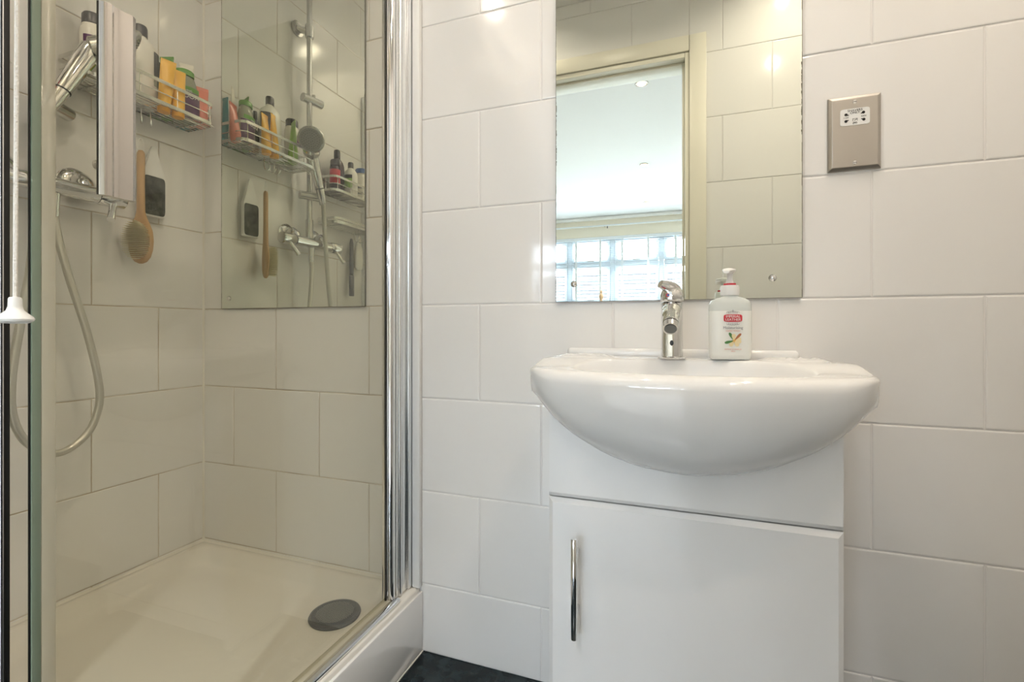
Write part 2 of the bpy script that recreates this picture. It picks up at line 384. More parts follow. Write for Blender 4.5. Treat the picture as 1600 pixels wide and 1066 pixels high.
# ------------------------------------------------------------------ shower tray
TX1 = -.668; TY = -.845; TZ = .172
tr = thing('shower_tray', 'white low shower tray with round grey drain cover', 'shower tray', ((XL+TX1)/2, TY/2, 0))
IT = Matrix.Translation((-(XL+TX1)/2, -TY/2, 0))
def rrect(x0, x1, y0, y1, r, z, n=8):
    out = []
    for cx, cy, a0 in ((x1-r, y1-r, 0), (x0+r, y1-r, PI/2), (x0+r, y0+r, PI), (x1-r, y0+r, 1.5*PI)):
        for k in range(n+1):
            a = a0+PI/2*k/n; out.append(Vector((cx+r*math.cos(a), cy+r*math.sin(a), z)))
    return out
def tray(bm):
    a, b, c, d = XL, TX1, TY, -.0005
    R = [rrect(a, b, c, d, .003, 0), rrect(a, b, c, d, .003, TZ-.006), rrect(a+.002, b-.002, c+.002, d-.002, .004, TZ-.002), rrect(a+.006, b-.006, c+.006, d-.006, .006, TZ),
         rrect(a+.020, b-.045, c+.03, d-.020, .04, TZ), rrect(a+.026, b-.051, c+.036, d-.026, .045, TZ-.003), rrect(a+.040, b-.062, c+.046, d-.046, .06, TZ-.030),
         rrect(a+.055, b-.076, c+.056, d-.056, .07, TZ-.040), rrect(a+.085, b-.10, c+.09, d-.085, .08, TZ-.046)]
    vr = add_loft(bm, R, cap=False); bm.faces.new(vr[-1]); bm.faces.new(vr[0][::-1])
part('tray', 'acrylic', tr, tray, mtx=IT)
part('front_panel', 'gloss', tr, lambda bm: add_box(bm, TX1+.0005, TX1+.009, TY, -.001, .002, TZ-.012, .002), mtx=IT)
FZ = TZ-.046
part('sealant', 'acrylic', tr, lambda bm: (add_loft(bm, [[Vector((x, -.0065, TZ-.0005)), Vector((x, .001, TZ+.006)), Vector((x, .001, TZ-.0005))] for x in (XL, TX1)]), add_loft(bm, [[Vector((XL+.0065, y, TZ-.0005)), Vector((XL-.001, y, TZ+.006)), Vector((XL-.001, y, TZ-.0005))] for y in (TY, 0)]), add_box(bm, TX1+.009, TX1+.012, TY, -.001, 0, .004, .001)), mtx=IT)
dr = part('drain_cover', 'drain', tr, lambda bm: add_lathe(bm, ((0, .0), (.062, 0), (.064, .004), (.062, .008), (.056, .009), (.054, .0075), (0, .0095)), c=(-.843, -.124, FZ), n=48), label='round grey plastic drain cover', mtx=IT)
def dots(bm):
    for i in range(-12, 13):
        for j in range(-12, 13):
            x, y = (i+.5*(j % 2))*.0042, j*.0037
            if math.hypot(x, y) < .046: add_box(bm, x-.0012, x+.0012, y-.0012, y+.0012, 0, .0008)
dd = part('grip_dots', 'chrome_soft', dr, dots, False, mtx=IT @ Matrix.Translation((-.843, -.124, FZ+.0093))); dd['kind'] = 'stuff'
# ------------------------------------------------------------------ shower enclosure
GX = -.700
fr = thing('shower_enclosure', 'fixed aluminium shower frame standing on the front edge of the tray', 'shower frame', (GX, 0, TZ))
IF = Matrix.Translation((-GX, 0, -TZ)); ZT = 1.98
part('wall_channel', 'alu', fr, lambda bm: (add_box(bm, GX-.018, GX+.016, -.030, -.0005, TZ+.002, ZT, .002), add_box(bm, GX-.014, GX+.011, -.052, -.0305, TZ+.003, ZT, .003), add_tube(bm, ((GX+.008, -.060, TZ+.002), (GX+.008, -.060, ZT)), .006, 12), add_box(bm, GX-.010, GX+.008, -.075, -.0525, TZ+.002, ZT, .002)), mtx=IF)
part('cover_trim', 'plastic_w', fr, lambda bm: (add_box(bm, GX+.0165, GX+.040, -.016, -.0005, TZ+.001, ZT, .004)), label='white plastic cover strip against the tiles', mtx=IF)
part('bottom_rail', 'chrome', fr, lambda bm: (add_box(bm, GX+.014, GX+.028, TY+.003, -.085, TZ+.0005, TZ+.013, .004),), mtx=IF)
part('drip_seal', 'seal', fr, lambda bm: add_box(bm, GX-.010, GX+.012, -.77, -.105, TZ+.001, TZ+.014, .003), mtx=IF)
part('jamb_post', 'alu', fr, lambda bm: (add_box(bm, GX-.018, GX-.0005, TY+.002, -.8198, TZ+.001, ZT, .002), add_box(bm, GX-.012, GX+.001, -.8197, -.8188, TZ+.001, ZT)), mtx=IF)
part('jamb_seal', 'black', fr, lambda bm: add_box(bm, GX-.008, GX, -.8187, -.8130, TZ+.002, ZT, .0008), mtx=IF)
part('head_rail', 'alu', fr, lambda bm: add_box(bm, GX-.018, GX+.018, TY+.002, -.001, ZT+.001, ZT+.035, .003), mtx=IF)
sd = thing('shower_side_panel', 'clear glass end panel closing the near side of the shower', 'shower panel', ((XL+GX)/2, TY+.014, TZ))
IS = Matrix.Translation((-(XL+GX)/2, -TY-.014, -TZ))
part('side_pane', 'glass', sd, lambda bm: add_box(bm, XL+.02, GX-.019, TY+.010, TY+.016, TZ+.02, ZT), False, mtx=IS)
part('side_channel', 'alu', sd, lambda bm: (add_box(bm, XL+.0005, XL+.019, TY+.002, TY+.026, TZ+.001, ZT), add_box(bm, XL+.02, GX-.019, TY+.002, TY+.026, TZ+.001, TZ+.019)), mtx=IS)
do = thing('shower_door', 'clear glass pivot shower door with long flat chrome handle', 'shower door', (GX, -.11, TZ))
ID = Matrix.Translation((-GX, .11, -TZ))
part('pane', 'glass', do, lambda bm: add_box(bm, GX-.003, GX+.003, -.7735, -.1128, TZ+.016, ZT-.01), False, mtx=ID)
def hst(bm):
    add_tube(bm, ((GX+.004, -.094, TZ-.0+.004), (GX+.004, -.094, ZT-.005)), .011, 20)
    add_box(bm, GX-.012, GX+.004, -.109, -.080, TZ+.004, ZT-.005, .003)
part('hinge_stile', 'chrome', do, hst, mtx=ID)
part('hinge_seal', 'black', do, lambda bm: add_box(bm, GX-.002, GX+.003, -.1125, -.1092, TZ+.006, ZT-.005), mtx=ID)
part('closing_stile', 'glass_edge', do, lambda bm: (add_box(bm, GX-.002, GX+.003, -.7960, -.7873, TZ+.012, ZT-.01, .001)), label='greenish closing edge strip', mtx=ID)
part('closing_seal', 'seal', do, lambda bm: add_box(bm, GX-.001, GX+.003, -.7871, -.7736, TZ+.012, ZT-.01, .001), mtx=ID)
part('edge_seal', 'black', do, lambda bm: add_box(bm, GX-.001, GX+.001, -.7976, -.7962, TZ+.012, ZT-.01), mtx=ID)
def dh(bm):
    hx = GX+.036
    prof = [(0, -.0205), (.003, -.0198), (.0065, -.0165), (.0090, -.0115), (.0092, -.009), (.0075, -.006), (.0072, .006), (.0085, .010), (.0095, .014), (.006, .0195), (0, .0205), (-.001, .018), (-.001, -.018)]
    rings = [[Vector((hx+p, -.7305+q, z)) for p, q in prof] for z in (1.025, 1.258)]
    add_loft(bm, rings)
M['chrome_h'] = mat('hazed chrome handle', (.55, .52, .49), .13, 1)
hd = part('handle', 'chrome_h', do, dh, mtx=ID, ang=25)
part('standoff', 'chrome', hd, lambda bm: (add_tube(bm, ((GX+.003, -.7305, 1.07), (GX+.033, -.7305, 1.07)), .007, 14), add_tube(bm, ((GX+.003, -.7305, 1.215), (GX+.033, -.7305, 1.215)), .007, 14)), mtx=ID)
# ------------------------------------------------------------------ shower fittings on the left wall
RX, RY = -1.426, -.428
ra = thing('riser_rail', 'vertical chrome shower riser rail on the left shower wall', 'shower rail', (XL, RY, 1.22))
IR = Matrix.Translation((-XL, -RY, -1.22))
part('pole', 'chrome_soft', ra, lambda bm: add_tube(bm, ((RX, RY, 1.235), (RX, RY, 2.35)), .0105, 18), mtx=IR)
part('pole_collar', 'chrome_soft', ra, lambda bm: add_tube(bm, ((RX, RY, 1.222), (RX, RY, 1.30)), .0145, 18), mtx=IR)
part('wall_bracket', 'chrome_soft', ra, lambda bm: (add_tube(bm, ((XL+.001, RY+.02, 2.07), (XL+.009, RY+.02, 2.07)), .030, 24), add_tube(bm, ((XL+.008, RY+.02, 2.07), (RX-.005, RY, 2.06)), [.014, .012], 14), add_tube(bm, ((RX, RY, 2.035), (RX, RY, 2.085)), .0165, 18)), mtx=IR)
part('upper_clamp', 'chrome_soft', ra, lambda bm: (add_tube(bm, ((RX-.006, RY+.03, 1.785), (RX+.012, RY-.055, 1.785)), .017, 20), add_tube(bm, ((RX+.004, RY-.02, 1.80), (RX+.004, RY-.02, 1.812)), .006)), mtx=IR)
part('slider', 'chrome_soft', ra, lambda bm: (add_tube(bm, ((RX-.008, RY+.045, 1.392), (RX+.035, RY-.03, 1.392)), .0165, 20), add_tube(bm, ((RX+.038, RY-.032, 1.365), (RX+.030, RY-.028, 1.415)), [.012, .016], 18)), mtx=IR)
hs_ = thing('hand_shower', 'round chrome hand shower leaning out of its slider', 'shower head', (RX+.036, RY-.03, 1.40))
IH = Matrix.Translation((-(RX+.036), -(RY-.03), -1.40))
HC = Vector((-1.318, -.322, 1.572)); HB = Vector((-1.376, -.450, 1.368)); HA = Vector((-1.366, -.374, 1.540))
part('grip', 'chrome', hs_, lambda bm: add_tube(bm, (HB, HB.lerp(HA, .15), HB.lerp(HA, .55), HB.lerp(HA, .85), HA, HA.lerp(HC, .5)), [.011, .0145, .019, .0225, .024, .018], 24), mtx=IH)
part('swivel_ring', 'chrome_soft', hs_, lambda bm: add_tube(bm, (HA.lerp(HC, .05), HA.lerp(HC, .12), HA.lerp(HC, .34), HA.lerp(HC, .42)), [.024, .031, .031, .024], 28), mtx=IH)
hn = Vector((.42, .76, -.45)).normalized(); q = Vector((0, 0, 1)).rotation_difference(hn).to_matrix().to_4x4()
part('head', 'chrome_soft', hs_, lambda bm: add_lathe(bm, ((0, -.02), (.03, -.018), (.045, -.006), (.049, .004), (.047, .010), (.0, .010)), n=36, mtx=Matrix.Translation(HC) @ q), mtx=IH)
M['face'] = mat('grey nozzle plate', (.30, .31, .30), .35)
fp = part('face_plate', 'face', hs_, lambda bm: add_lathe(bm, ((0, .0102), (.042, .0102), (.040, .0125), (0, .013)), n=36, mtx=Matrix.Translation(HC) @ q), mtx=IH)
def nozz(bm):
    for r, n in ((.008, 6), (.016, 12), (.024, 18), (.032, 24)):
        for k in range(n):
            a = 2*PI*k/n; add_box(bm, r*math.cos(a)-.001, r*math.cos(a)+.001, r*math.sin(a)-.001, r*math.sin(a)+.001, .012, .0145)
part('grip_ring', 'dark', hs_, lambda bm: add_tube(bm, (HB.lerp(HA, .30), HB.lerp(HA, .315)), .0175, 24), mtx=IH)
nz = part('nozzles', 'dark', fp, nozz, False, mtx=IH @ Matrix.Translation(HC) @ q); nz['kind'] = 'stuff'
VZ = 1.203; VX = -1.412
va = thing('shower_valve', 'chrome bar shower valve on two wall elbows below the riser rail', 'shower valve', (XL, RY, VZ))
IV = Matrix.Translation((-XL, -RY, -VZ))
part('valve_body', 'chrome', va, lambda bm: add_tube(bm, ((VX, -.335, VZ), (VX, -.525, VZ)), .0205, 28), mtx=IV)
for y0, y1 in ((-.333, -.272), (-.527, -.588)):
    part('control_knob', 'chrome', va, lambda bm: (add_tube(bm, ((VX, y0, VZ), (VX, y0+(y1-y0)*.1, VZ), (VX, y0+(y1-y0)*.95, VZ), (VX, y1, VZ)), [.020, .0235, .0225, .019], 28), add_tube(bm, ((VX+.010, (y0+y1)/2, VZ-.014), (VX+.034, (y0+y1)/2-.02, VZ-.062)), [.0075, .009], 16)), mtx=IV)
for yy in (RY+.075, RY-.075):
    e = part('wall_elbow', 'chrome', va, lambda bm: (add_tube(bm, ((XL+.012, yy, VZ+.03), (XL+.034, yy, VZ+.03), (XL+.046, yy, VZ+.020), (VX-.004, yy, VZ+.004)), [.018, .0235, .022, .016], 24)), mtx=IV)
    part('flange', 'chrome', e, lambda bm: add_tube(bm, ((XL+.001, yy, VZ+.03), (XL+.005, yy, VZ+.03), (XL+.014, yy, VZ+.03), (XL+.017, yy, VZ+.03)), [.039, .039, .030, .020], 32), mtx=IV)
part('hose_outlet', 'chrome', va, lambda bm: add_tube(bm, ((VX, RY+.005, VZ-.018), (VX, RY+.005, VZ-.06)), [.013, .0105], 16), mtx=IV)
def bez(ctrl, n=12):      # Catmull-Rom
    P = [Vector(c) for c in ctrl]; P = [P[0]*2-P[1]]+P+[P[-1]*2-P[-2]]; out = []
    for i in range(1, len(P)-2):
        for k in range(n):
            t = k/n; a, b, c, d = P[i-1:i+3]
            out.append(.5*((2*b)+(c-a)*t+(2*a-5*b+4*c-d)*t*t+(3*b-3*c+d-a)*t**3))
    return out+[P[-2]]
hp = bez(((VX, RY+.005, 1.145), (-1.405, -.418, 1.08), (-1.395, -.400, .98), (-1.385, -.372, .86), (-1.380, -.350, .74), (-1.378, -.349, .67), (-1.376, -.375, .605), (-1.374, -.432, .572),
          (-1.374, -.486, .605), (-1.374, -.513, .67), (-1.374, -.515, .76), (-1.374, -.500, .88), (-1.375, -.483, 1.0), (-1.378, -.470, 1.15), (-1.383, -.463, 1.30), HB-Vector((0, 0, .003))), 12)
ho = thing('shower_hose', 'silver ribbed shower hose hanging in a loop under the valve', 'hose', (VX, RY, 1.14))
IO = Matrix.Translation((-VX, -RY, -1.14))
part('hose', 'hose', ho, lambda bm: add_tube(bm, hp, .0083, 14), mtx=IO)
part('hose_nut', 'chrome', ho, lambda bm: add_tube(bm, ((VX, RY+.005, 1.142), (VX-.0, RY+.004, 1.12)), [.0115, .0095], 14), mtx=IO)
# ------------------------------------------------------------------ baskets
def basket(y0, y1, z0, h, depth, label, hooks=(), bars=1):
    t = thing('wire_basket', label, 'basket', (XL, (y0+y1)/2, z0), 'wire baskets on the shower wall')
    I = Matrix.Translation((-XL, -(y0+y1)/2, -z0)); xa, xb = XL+.006, XL+depth
    def rim(bm, z, tall, inset=0):
        a0, a1, x1 = y0+inset, y1-inset, xb-inset
        pts = bez(((xa, a0, z), (x1-.03, a0, z), (x1-.008, a0+.008, z), (x1, a0+.03, z), (x1, (a0+a1)/2, z), (x1, a1-.03, z), (x1-.008, a1-.008, z), (x1-.03, a1, z), (xa, a1, z)), 5)
        rr = []
        for i, p in enumerate(pts):
            d = (pts[min(i+1, len(pts)-1)]-pts[max(i-1, 0)]).normalized(); nrm = Vector((-d.y, d.x, 0))*.0011; up = Vector((0, 0, tall/2))
            rr.append([p-nrm-up, p+nrm-up, p+nrm+up, p-nrm+up])
        add_loft(bm, rr)
    part('top_rim', 'wire', t, lambda bm: rim(bm, z0+h, .0095), mtx=I, smooth=False)
    part('bottom_rim', 'wire', t, lambda bm: rim(bm, z0+.005, .010, .002), mtx=I, smooth=False)
    for k in range(bars): part('middle_wire', 'wire', t, lambda bm: rim(bm, z0+h*(k+1)/(bars+1), .0028, .001), mtx=I, smooth=False)
    def posts(bm):
        n = max(2, int((y1-y0)/.09)); 
        for k in range(n+1):
            y = y0+.018+(y1-y0-.036)*k/n; add_tube(bm, ((xb-.003, y, z0), (xb-.003, y, z0+h)), .0014, 6)
        for y in (y0+.003, y1-.003): add_tube(bm, ((XL+depth*.5, y, z0), (XL+depth*.5, y, z0+h)), .0014, 6)
        add_tube(bm, ((xa, y0, z0+h), (xa, y1, z0+h)), .0022, 6); add_tube(bm, ((xa, y0, z0+.004), (xa, y1, z0+.004)), .0022, 6)
        for y in (y0+.05, y1-.05): add_tube(bm, ((xa, y, z0), (xa, y, z0+h+.02)), .0022, 6)
    part('upright_wires', 'wire', t, posts, mtx=I)
    def fl(bm):
        n = 9
        for k in range(n): x = xa+.004+(xb-xa-.01)*k/(n-1); add_box(bm, x-.0016, x+.0016, y0+.003, y1-.003, z0-.001, z0+.0015)
        for y in (y0+.04, (y0+y1)/2, y1-.04): add_box(bm, xa, xb-.004, y-.0016, y+.0016, z0-.0035, z0-.001)
    part('floor_wires', 'wire', t, fl, False, mtx=I)
    for y in hooks:
        part('hook', 'wire', t, lambda bm: add_tube(bm, bez(((XL+.055, y, z0-.003), (XL+.055, y, z0-.035), (XL+.060, y-.003, z0-.048), (XL+.070, y-.008, z0-.046), (XL+.073, y-.010, z0-.034)), 5), .0018, 8), mtx=I)
    return t
basket(-.385, -.055, 1.478, .062, .125, 'wire basket crowded with bottles and yellow tubes, nearest the mirror', (-.20, -.225, -.245))
basket(-.800, -.512, 1.440, .060, .105, 'wire basket holding dark and white bottles, seen only in the shower mirror')
basket(-.800, -.520, 1.305, .022, .105, 'shallow wire shelf with hooks under the basket seen in the mirror', (-.70, -.725))
# ------------------------------------------------------------------ bottles
BZ = 1.4797
def bottle(name, label, x, y, z, r, h, neck, caph, m, capm, sx=1, sy=1, lab=None, labm=None, rz=0, tilt=(0, 0), group='toiletries in the shower baskets', cat='bottle', capr=None, sh=.14):
    t = thing(name, label, cat, (x, y, z), group, (tilt[0], tilt[1], rz))
    bh = h-caph
    prof = ((0, 0), (r*.86, 0), (r*.97, bh*.025), (r, bh*.07), (r, bh*(1-sh*1.6)), (r*.96, bh*(1-sh*1.05)), (r*.80, bh*(1-sh*.55)), (neck*1.15, bh*(1-sh*.12)), (neck, bh), (0, bh))
    part('body', m, t, lambda bm: add_lathe(bm, prof, n=28, sx=sx, sy=sy))
    cr = capr or neck*1.12
    part('cap', capm, t, lambda bm: add_lathe(bm, ((0, bh+.0003), (cr, bh+.0003), (cr, bh+caph*.8), (cr*.85, bh+caph), (0, bh+caph)), n=24, sx=max(sx, .8), sy=max(sy, .8)))
    if lab:
        for z0, z1, lm, a0, a1 in lab:
            def lb(bm):
                rings = []
                for zz in (bh*z0, bh*z1):
                    rings.append([Vector(((r+.0006)*sx*math.cos(a), (r+.0006)*sy*math.sin(a), zz)) for a in [math.radians(a0+(a1-a0)*k/14) for k in range(15)]])
                add_loft(bm, rings, False, False)
            part('label', lm, t, lb)
    return t
def squeeze_tube(label, x, y, z, w, h, m, capm, rz=0, tilt=(0, 0), caph=.022, group='toiletries in the shower baskets', up=False, capr=None):
    t = thing('squeeze_tube', label, 'tube', (x, y, z), group, (tilt[0], tilt[1], rz)); cr = capr or w*.38
    rings = []
    for k in range(9):
        f = k/8; rx = cr*1.02+(w/2-cr)*f; ry = (cr*1.02)*(1-f)**.7+.0012
        zz = caph+(h-caph)*f
        rings.append([Vector((rx*math.cos(2*PI*j/20), ry*math.sin(2*PI*j/20), zz)) for j in range(20)])
    part('body', m, t, lambda bm: add_loft(bm, rings))
    part('crimp', m, t, lambda bm: add_box(bm, -w/2, w/2, -.0012, .0012, h-.001, h+.008))
    part('cap', capm, t, lambda bm: add_lathe(bm, ((0, 0), (cr*.9, 0), (cr, .002), (cr, caph-.001), (0, caph-.001)), n=22))
    return t
g1 = 'toiletries in the basket nearest the mirror'
b1 = bottle('shampoo_bottle', 'large white bottle with black cap, tallest in the basket', -1.418, -.225, BZ, .043, .222, .014, .030, 'white_b', 'dark', sx=.72, sy=1, group=g1, sh=.2,
       lab=((.45, .80, 'txt', 20, 85), (.30, .43, 'clearg', 20, 85)))
bottle('conditioner_bottle', 'white bottle with wide black cap behind the hand shower', -1.425, -.335, BZ, .028, .185, .020, .028, 'white_b', 'dark', sx=.9, group=g1, lab=((.60, .78, 'purple', -70, 0), (.52, .57, 'txtg', -70, 0)), capr=.0235, sh=.08)
squeeze_tube('light green squeeze tube between the two white bottles', -1.385, -.300, BZ, .045, .150, 'green_l', 'green_l', rz=.5, tilt=(0, .03), group=g1)
bottle('dropper_bottle', 'small black bottle beside the large white one', -1.43, -.172, BZ, .013, .150, .007, .030, 'dark', 'dark', group=g1)
squeeze_tube('yellow squeeze tube leaning on the large white bottle', -1.368, -.198, BZ-.014, .036, .142, 'yellow', 'orange', rz=1.15, tilt=(.0, .08), group=g1, capr=.0155)
squeeze_tube('yellow squeeze tube leaning beside the purple-labelled bottle', -1.364, -.160, BZ-.014, .036, .130, 'yellow', 'orange', rz=1.3, tilt=(-.04, .02), group=g1, capr=.0155)
squeeze_tube('upright dark green squeeze tube at the back of the basket', -1.437, -.142, BZ, .040, .176, 'green', 'green', rz=.35, group=g1)
rx_ = bottle('shower_gel_bottle', 'clear shower gel bottle with green top and purple label', -1.405, -.112, BZ, .038, .152, .022, .018, 'clearg', 'green', sx=.65, sy=1, group=g1, sh=.3,
       lab=((.05, .62, 'purple', -80, 80), (.64, .74, 'green', -60, 60)), rz=-.35)
text('label_print', 'RADOX', .017, (.0256, 0, .070), (PI/2, 0, PI/2), 'txtw', rx_)
text('label_print', 'LIVING', .008, (.0256, 0, .086), (PI/2, 0, PI/2), 'txtw', rx_)
squeeze_tube('pink red gel tube at the mirror end of the basket', -1.395, -.066, BZ, .042, .118, 'pink', 'pink', rz=1.2, tilt=(-.08, 0), group=g1)
squeeze_tube('pale white tube with pointed top beside the pink one', -1.432, -.086, BZ, .036, .182, 'pinkw', 'pinkw', rz=.9, group=g1)
squeeze_tube('teal pointed tube right in the corner of the basket', -1.452, -.074, BZ+.0, .026, .150, 'teal', 'teal', rz=.05, group=g1, capr=.010)
g2 = 'toiletries in the basket seen only in the mirror'
B2 = 1.4417
bottle('shampoo_bottle', 'tall dark brown bottle with stepped black cap in the mirrored basket', -1.425, -.590, B2, .030, .195, .012, .036, 'brown', 'dark', group=g2, lab=((.55, .72, 'brown', 20, 90),), sh=.2)
bottle('shampoo_bottle', 'dark bottle with red label in front of the mirrored basket', -1.398, -.545, B2, .021, .135, .017, .022, 'brown', 'dark', group=g2, lab=((.30, .82, 'red', -30, 200),), sh=.08)
bottle('shampoo_bottle', 'white bottle with black cap and green label in the mirrored basket', -1.405, -.655, B2, .030, .160, .011, .026, 'white_b', 'dark', group=g2, lab=((.30, .62, 'green_l', 40, 140), (.62, .74, 'txt', 40, 140)), sh=.2)
bottle('shampoo_bottle', 'white bottle with wide blue cap in the mirrored basket', -1.410, -.735, B2, .030, .155, .022, .022, 'white_b', 'blue', group=g2, lab=((.25, .32, 'txtg', 40, 140), (.45, .52, 'txtg', 40, 140)), capr=.027, sh=.1)
# ------------------------------------------------------------------ hanging things
br = thing('bath_brush', 'wooden bath brush with pale bristles hanging below the basket', 'brush', (-1.430, -.218, 1.36), None, (0, 0, math.radians(27)))
def bb(bm):
    rings = []
    for z, w, d in ((-.316, .005, .003), (-.311, .016, .007), (-.298, .0255, .0085), (-.278, .0315, .009), (-.253, .0335, .009), (-.226, .0310, .009), (-.204, .023, .009), (-.186, .0145, .0088), (-.17, .0105, .0085), (-.10, .0095, .008), (-.03, .0105, .008), (-.008, .010, .0075), (0, .006, .005)):
        rings.append([Vector((w*math.cos(2*PI*k/20), d*math.sin(2*PI*k/20), z)) for k in range(20)])
    add_loft(bm, rings)
part('handle', 'wood', br, bb)
def brs(bm):
    for i in range(-7, 8):
        for j in range(-10, 11):
            x, z = i*.0038, j*.0050
            if (x/.0285)**2+(z/.051)**2 < 1: add_tube(bm, ((x, -.008, -.253+z), (x*1.12, -.034, -.254+z*1.05)), [.0011, .0009], 4)
s = part('bristles', 'bristle', br, brs, False); s['kind'] = 'stuff'
part('hanging_ring', 'plastic_w', br, lambda bm: add_tube(bm, [Vector((.008*math.cos(a), 0, .012+.022*math.sin(a))) for a in [k*2*PI/20 for k in range(21)]], .0012, 6, cap=False))
mi = thing('shaving_mirror', 'small white shaving mirror with dark face hanging behind the brush', 'mirror', (-1.452, -.171, 1.335))
def smb(bm):
    rings = []
    for z, w, d in ((-.149, .028, .005), (-.146, .031, .0065), (-.03, .031, .0065), (-.022, .028, .006), (.01, .018, .005), (.045, .009, .004), (.055, .004, .003)):
        rings.append([Vector((p*d, q*w, z)) for p, q in ((-1, -1), (1, -1), (1, 1), (-1, 1))])
    add_loft(bm, rings)
part('body', 'plastic_w', mi, smb, ang=20)
part('face', 'marble', mi, lambda bm: add_superlathe(bm, ((.0296, .056, 0), (.0296, .056, .001)), n=48, e=9), False, mtx=Matrix.Translation((.0064, 0, -.0885)) @ Matrix.Rotation(PI/2, 4, 'Y') @ Matrix.Rotation(PI/2, 4, 'Z'))
sc = thing('scraper', 'grey plastic scraper hanging under the shelf, seen in the shower mirror', 'scraper', (-1.448, -.715, 1.275))
part('grip', 'gpanel', sc, lambda bm: add_tube(bm, ((0, 0, 0), (0, 0, -.02), (0, 0, -.12), (0, 0, -.17)), [.006, .0105, .0125, .011], 14, squash=.7))
part('blade_holder', 'gpanel', sc, lambda bm: add_box(bm, -.006, .006, -.013, .013, -.265, -.168, .003))
part('screw', 'chrome', sc, lambda bm: add_tube(bm, ((.006, 0, -.235), (.009, 0, -.235)), .004, 10))
sp = thing('bath_puff', 'pale green bath mitt hanging beside the scraper in the mirror', 'mitt', (-1.445, -.762, 1.29))
part('mitt', 'white_b', sp, lambda bm: add_superlathe(bm, ((.003, .006, 0), (.008, .012, -.03), (.010, .022, -.06), (.011, .026, -.11), (.010, .024, -.145), (.004, .012, -.155)), n=20, e=3))
# ------------------------------------------------------------------ light pull cord
pc = thing('pull_cord', 'white braided light pull cord hanging in front of the shower frame', 'cord', (-.592, -.857, .872))
top = Vector((-.002, .008, ROOM_H-.872-.03))
part('cord', 'cord', pc, lambda bm: add_tube(bm, [Vector((0, 0, .018)).lerp(top, k/10) for k in range(11)], .0018, 8))
part('pull', 'plastic_w', pc, lambda bm: add_lathe(bm, ((0, .0215), (.0040, .0215), (.0048, .020), (.0050, .013), (.0062, .009), (.0125, .003), (.0135, .001), (.0128, -.001), (.009, -.003), (0, -.0035)), n=32))
part('ceiling_switch', 'plastic_w', pc, lambda bm: add_lathe(bm, ((0, -.03), (.03, -.03), (.042, -.01), (.043, 0), (0, 0)), c=(top.x, top.y, ROOM_H-.872), n=28))
# ------------------------------------------------------------------ vanity cabinet
CY = -.200; CX0, CX1 = -.2560, .2465; GZ = .5285; CT = .742
vc = thing('vanity_cabinet', 'white gloss vanity cabinet with one door under the wash basin', 'cabinet', ((CX0+CX1)/2, CY/2, 0))
IC = Matrix.Translation((-(CX0+CX1)/2, -CY/2, 0))
for a, b in ((CX0+.0005, CX0+.016), (CX1-.016, CX1-.0005)):
    part('side_panel', 'gloss', vc, lambda bm: add_box(bm, a, b, CY+.019, -.0005, .0, CT-.004, .001), mtx=IC)
part('plinth', 'gloss', vc, lambda bm: add_box(bm, CX0+.0165, CX1-.0165, CY+.05, CY+.066, 0, .075), mtx=IC)
part('base_panel', 'gloss', vc, lambda bm: add_box(bm, CX0+.0165, CX1-.0165, CY+.019, -.001, .076, .092), mtx=IC)
def bev_panel(bm, x0, x1, z0, z1, bl=.009, d=.007, bottom=True, topb=True, sides=True):
    yf, yb = CY, CY+.018
    i = bl if sides else .001; it = bl if topb else .001; ib = bl if bottom else .001
    r = [[Vector((x0, yb, z0)), Vector((x1, yb, z0)), Vector((x1, yb, z1)), Vector((x0, yb, z1))],
         [Vector((x0, yf+d, z0)), Vector((x1, yf+d, z0)), Vector((x1, yf+d, z1)), Vector((x0, yf+d, z1))],
         [Vector((x0+i, yf, z0+ib)), Vector((x1-i, yf, z0+ib)), Vector((x1-i, yf, z1-it)), Vector((x0+i, yf, z1-it))]]
    add_loft(bm, r)
# fascia with a cut-out that follows the basin belly
ZB = [(0, .602), (.08, .610), (.137, .627), (.2, .659), (.245, .694), (.266, .719), (.276, .731), (.284, .737), (.292, .739)]
def zb(x):
    x = abs(x)
    for (a, p), (b, q) in zip(ZB, ZB[1:]):
        if x <= b:
            t = (x-a)/(b-a); t2 = t
            return p+(q-p)*t2
    return ZB[-1][1]
# smooth zb by a fitted table
def zbs(x): return (zb(x-.02)+2*zb(x-.01)+3*zb(x)+2*zb(x+.01)+zb(x+.02))/9
def fascia(bm):
    n = 48; fr_, bk = [], []
    x0, x1, z0 = CX0, CX1, GZ+.0015
    rows = []
    for k in range(n+1):
        x = x0+(x1-x0)*k/n; zt = min(zbs(x+.003)+.006, CT)
        xi = min(max(x, x0+.002), x1-.002)
        rows.append([Vector((x, CY+.018, z0)), Vector((x, CY+.006, z0)), Vector((xi, CY, z0+.008)), Vector((xi, CY, zt)), Vector((xi, CY+.018, zt))])
    add_loft(bm, rows)
part('fascia', 'gloss', vc, fascia, mtx=IC, ang=20)
dr_ = part('door', 'gloss', vc, lambda bm: bev_panel(bm, CX0, CX1, .078, GZ-.0015), mtx=IC, ang=15)
def hb(bm):
    add_tube(bm, ((-.1965, -.2345, .277), (-.1965, -.2345, .278), (-.1965, -.2345, .4655), (-.1965, -.2345, .4665)), [.0052, .006, .006, .0052], 20)
hh = part('handle', 'chrome', dr_, hb, mtx=IC)
for z in (.322, .432): part('handle_post', 'chrome', hh, lambda bm: add_tube(bm, ((-.1965, -.229, z), (-.1965, CY-.0005, z)), .0045, 14), mtx=IC)
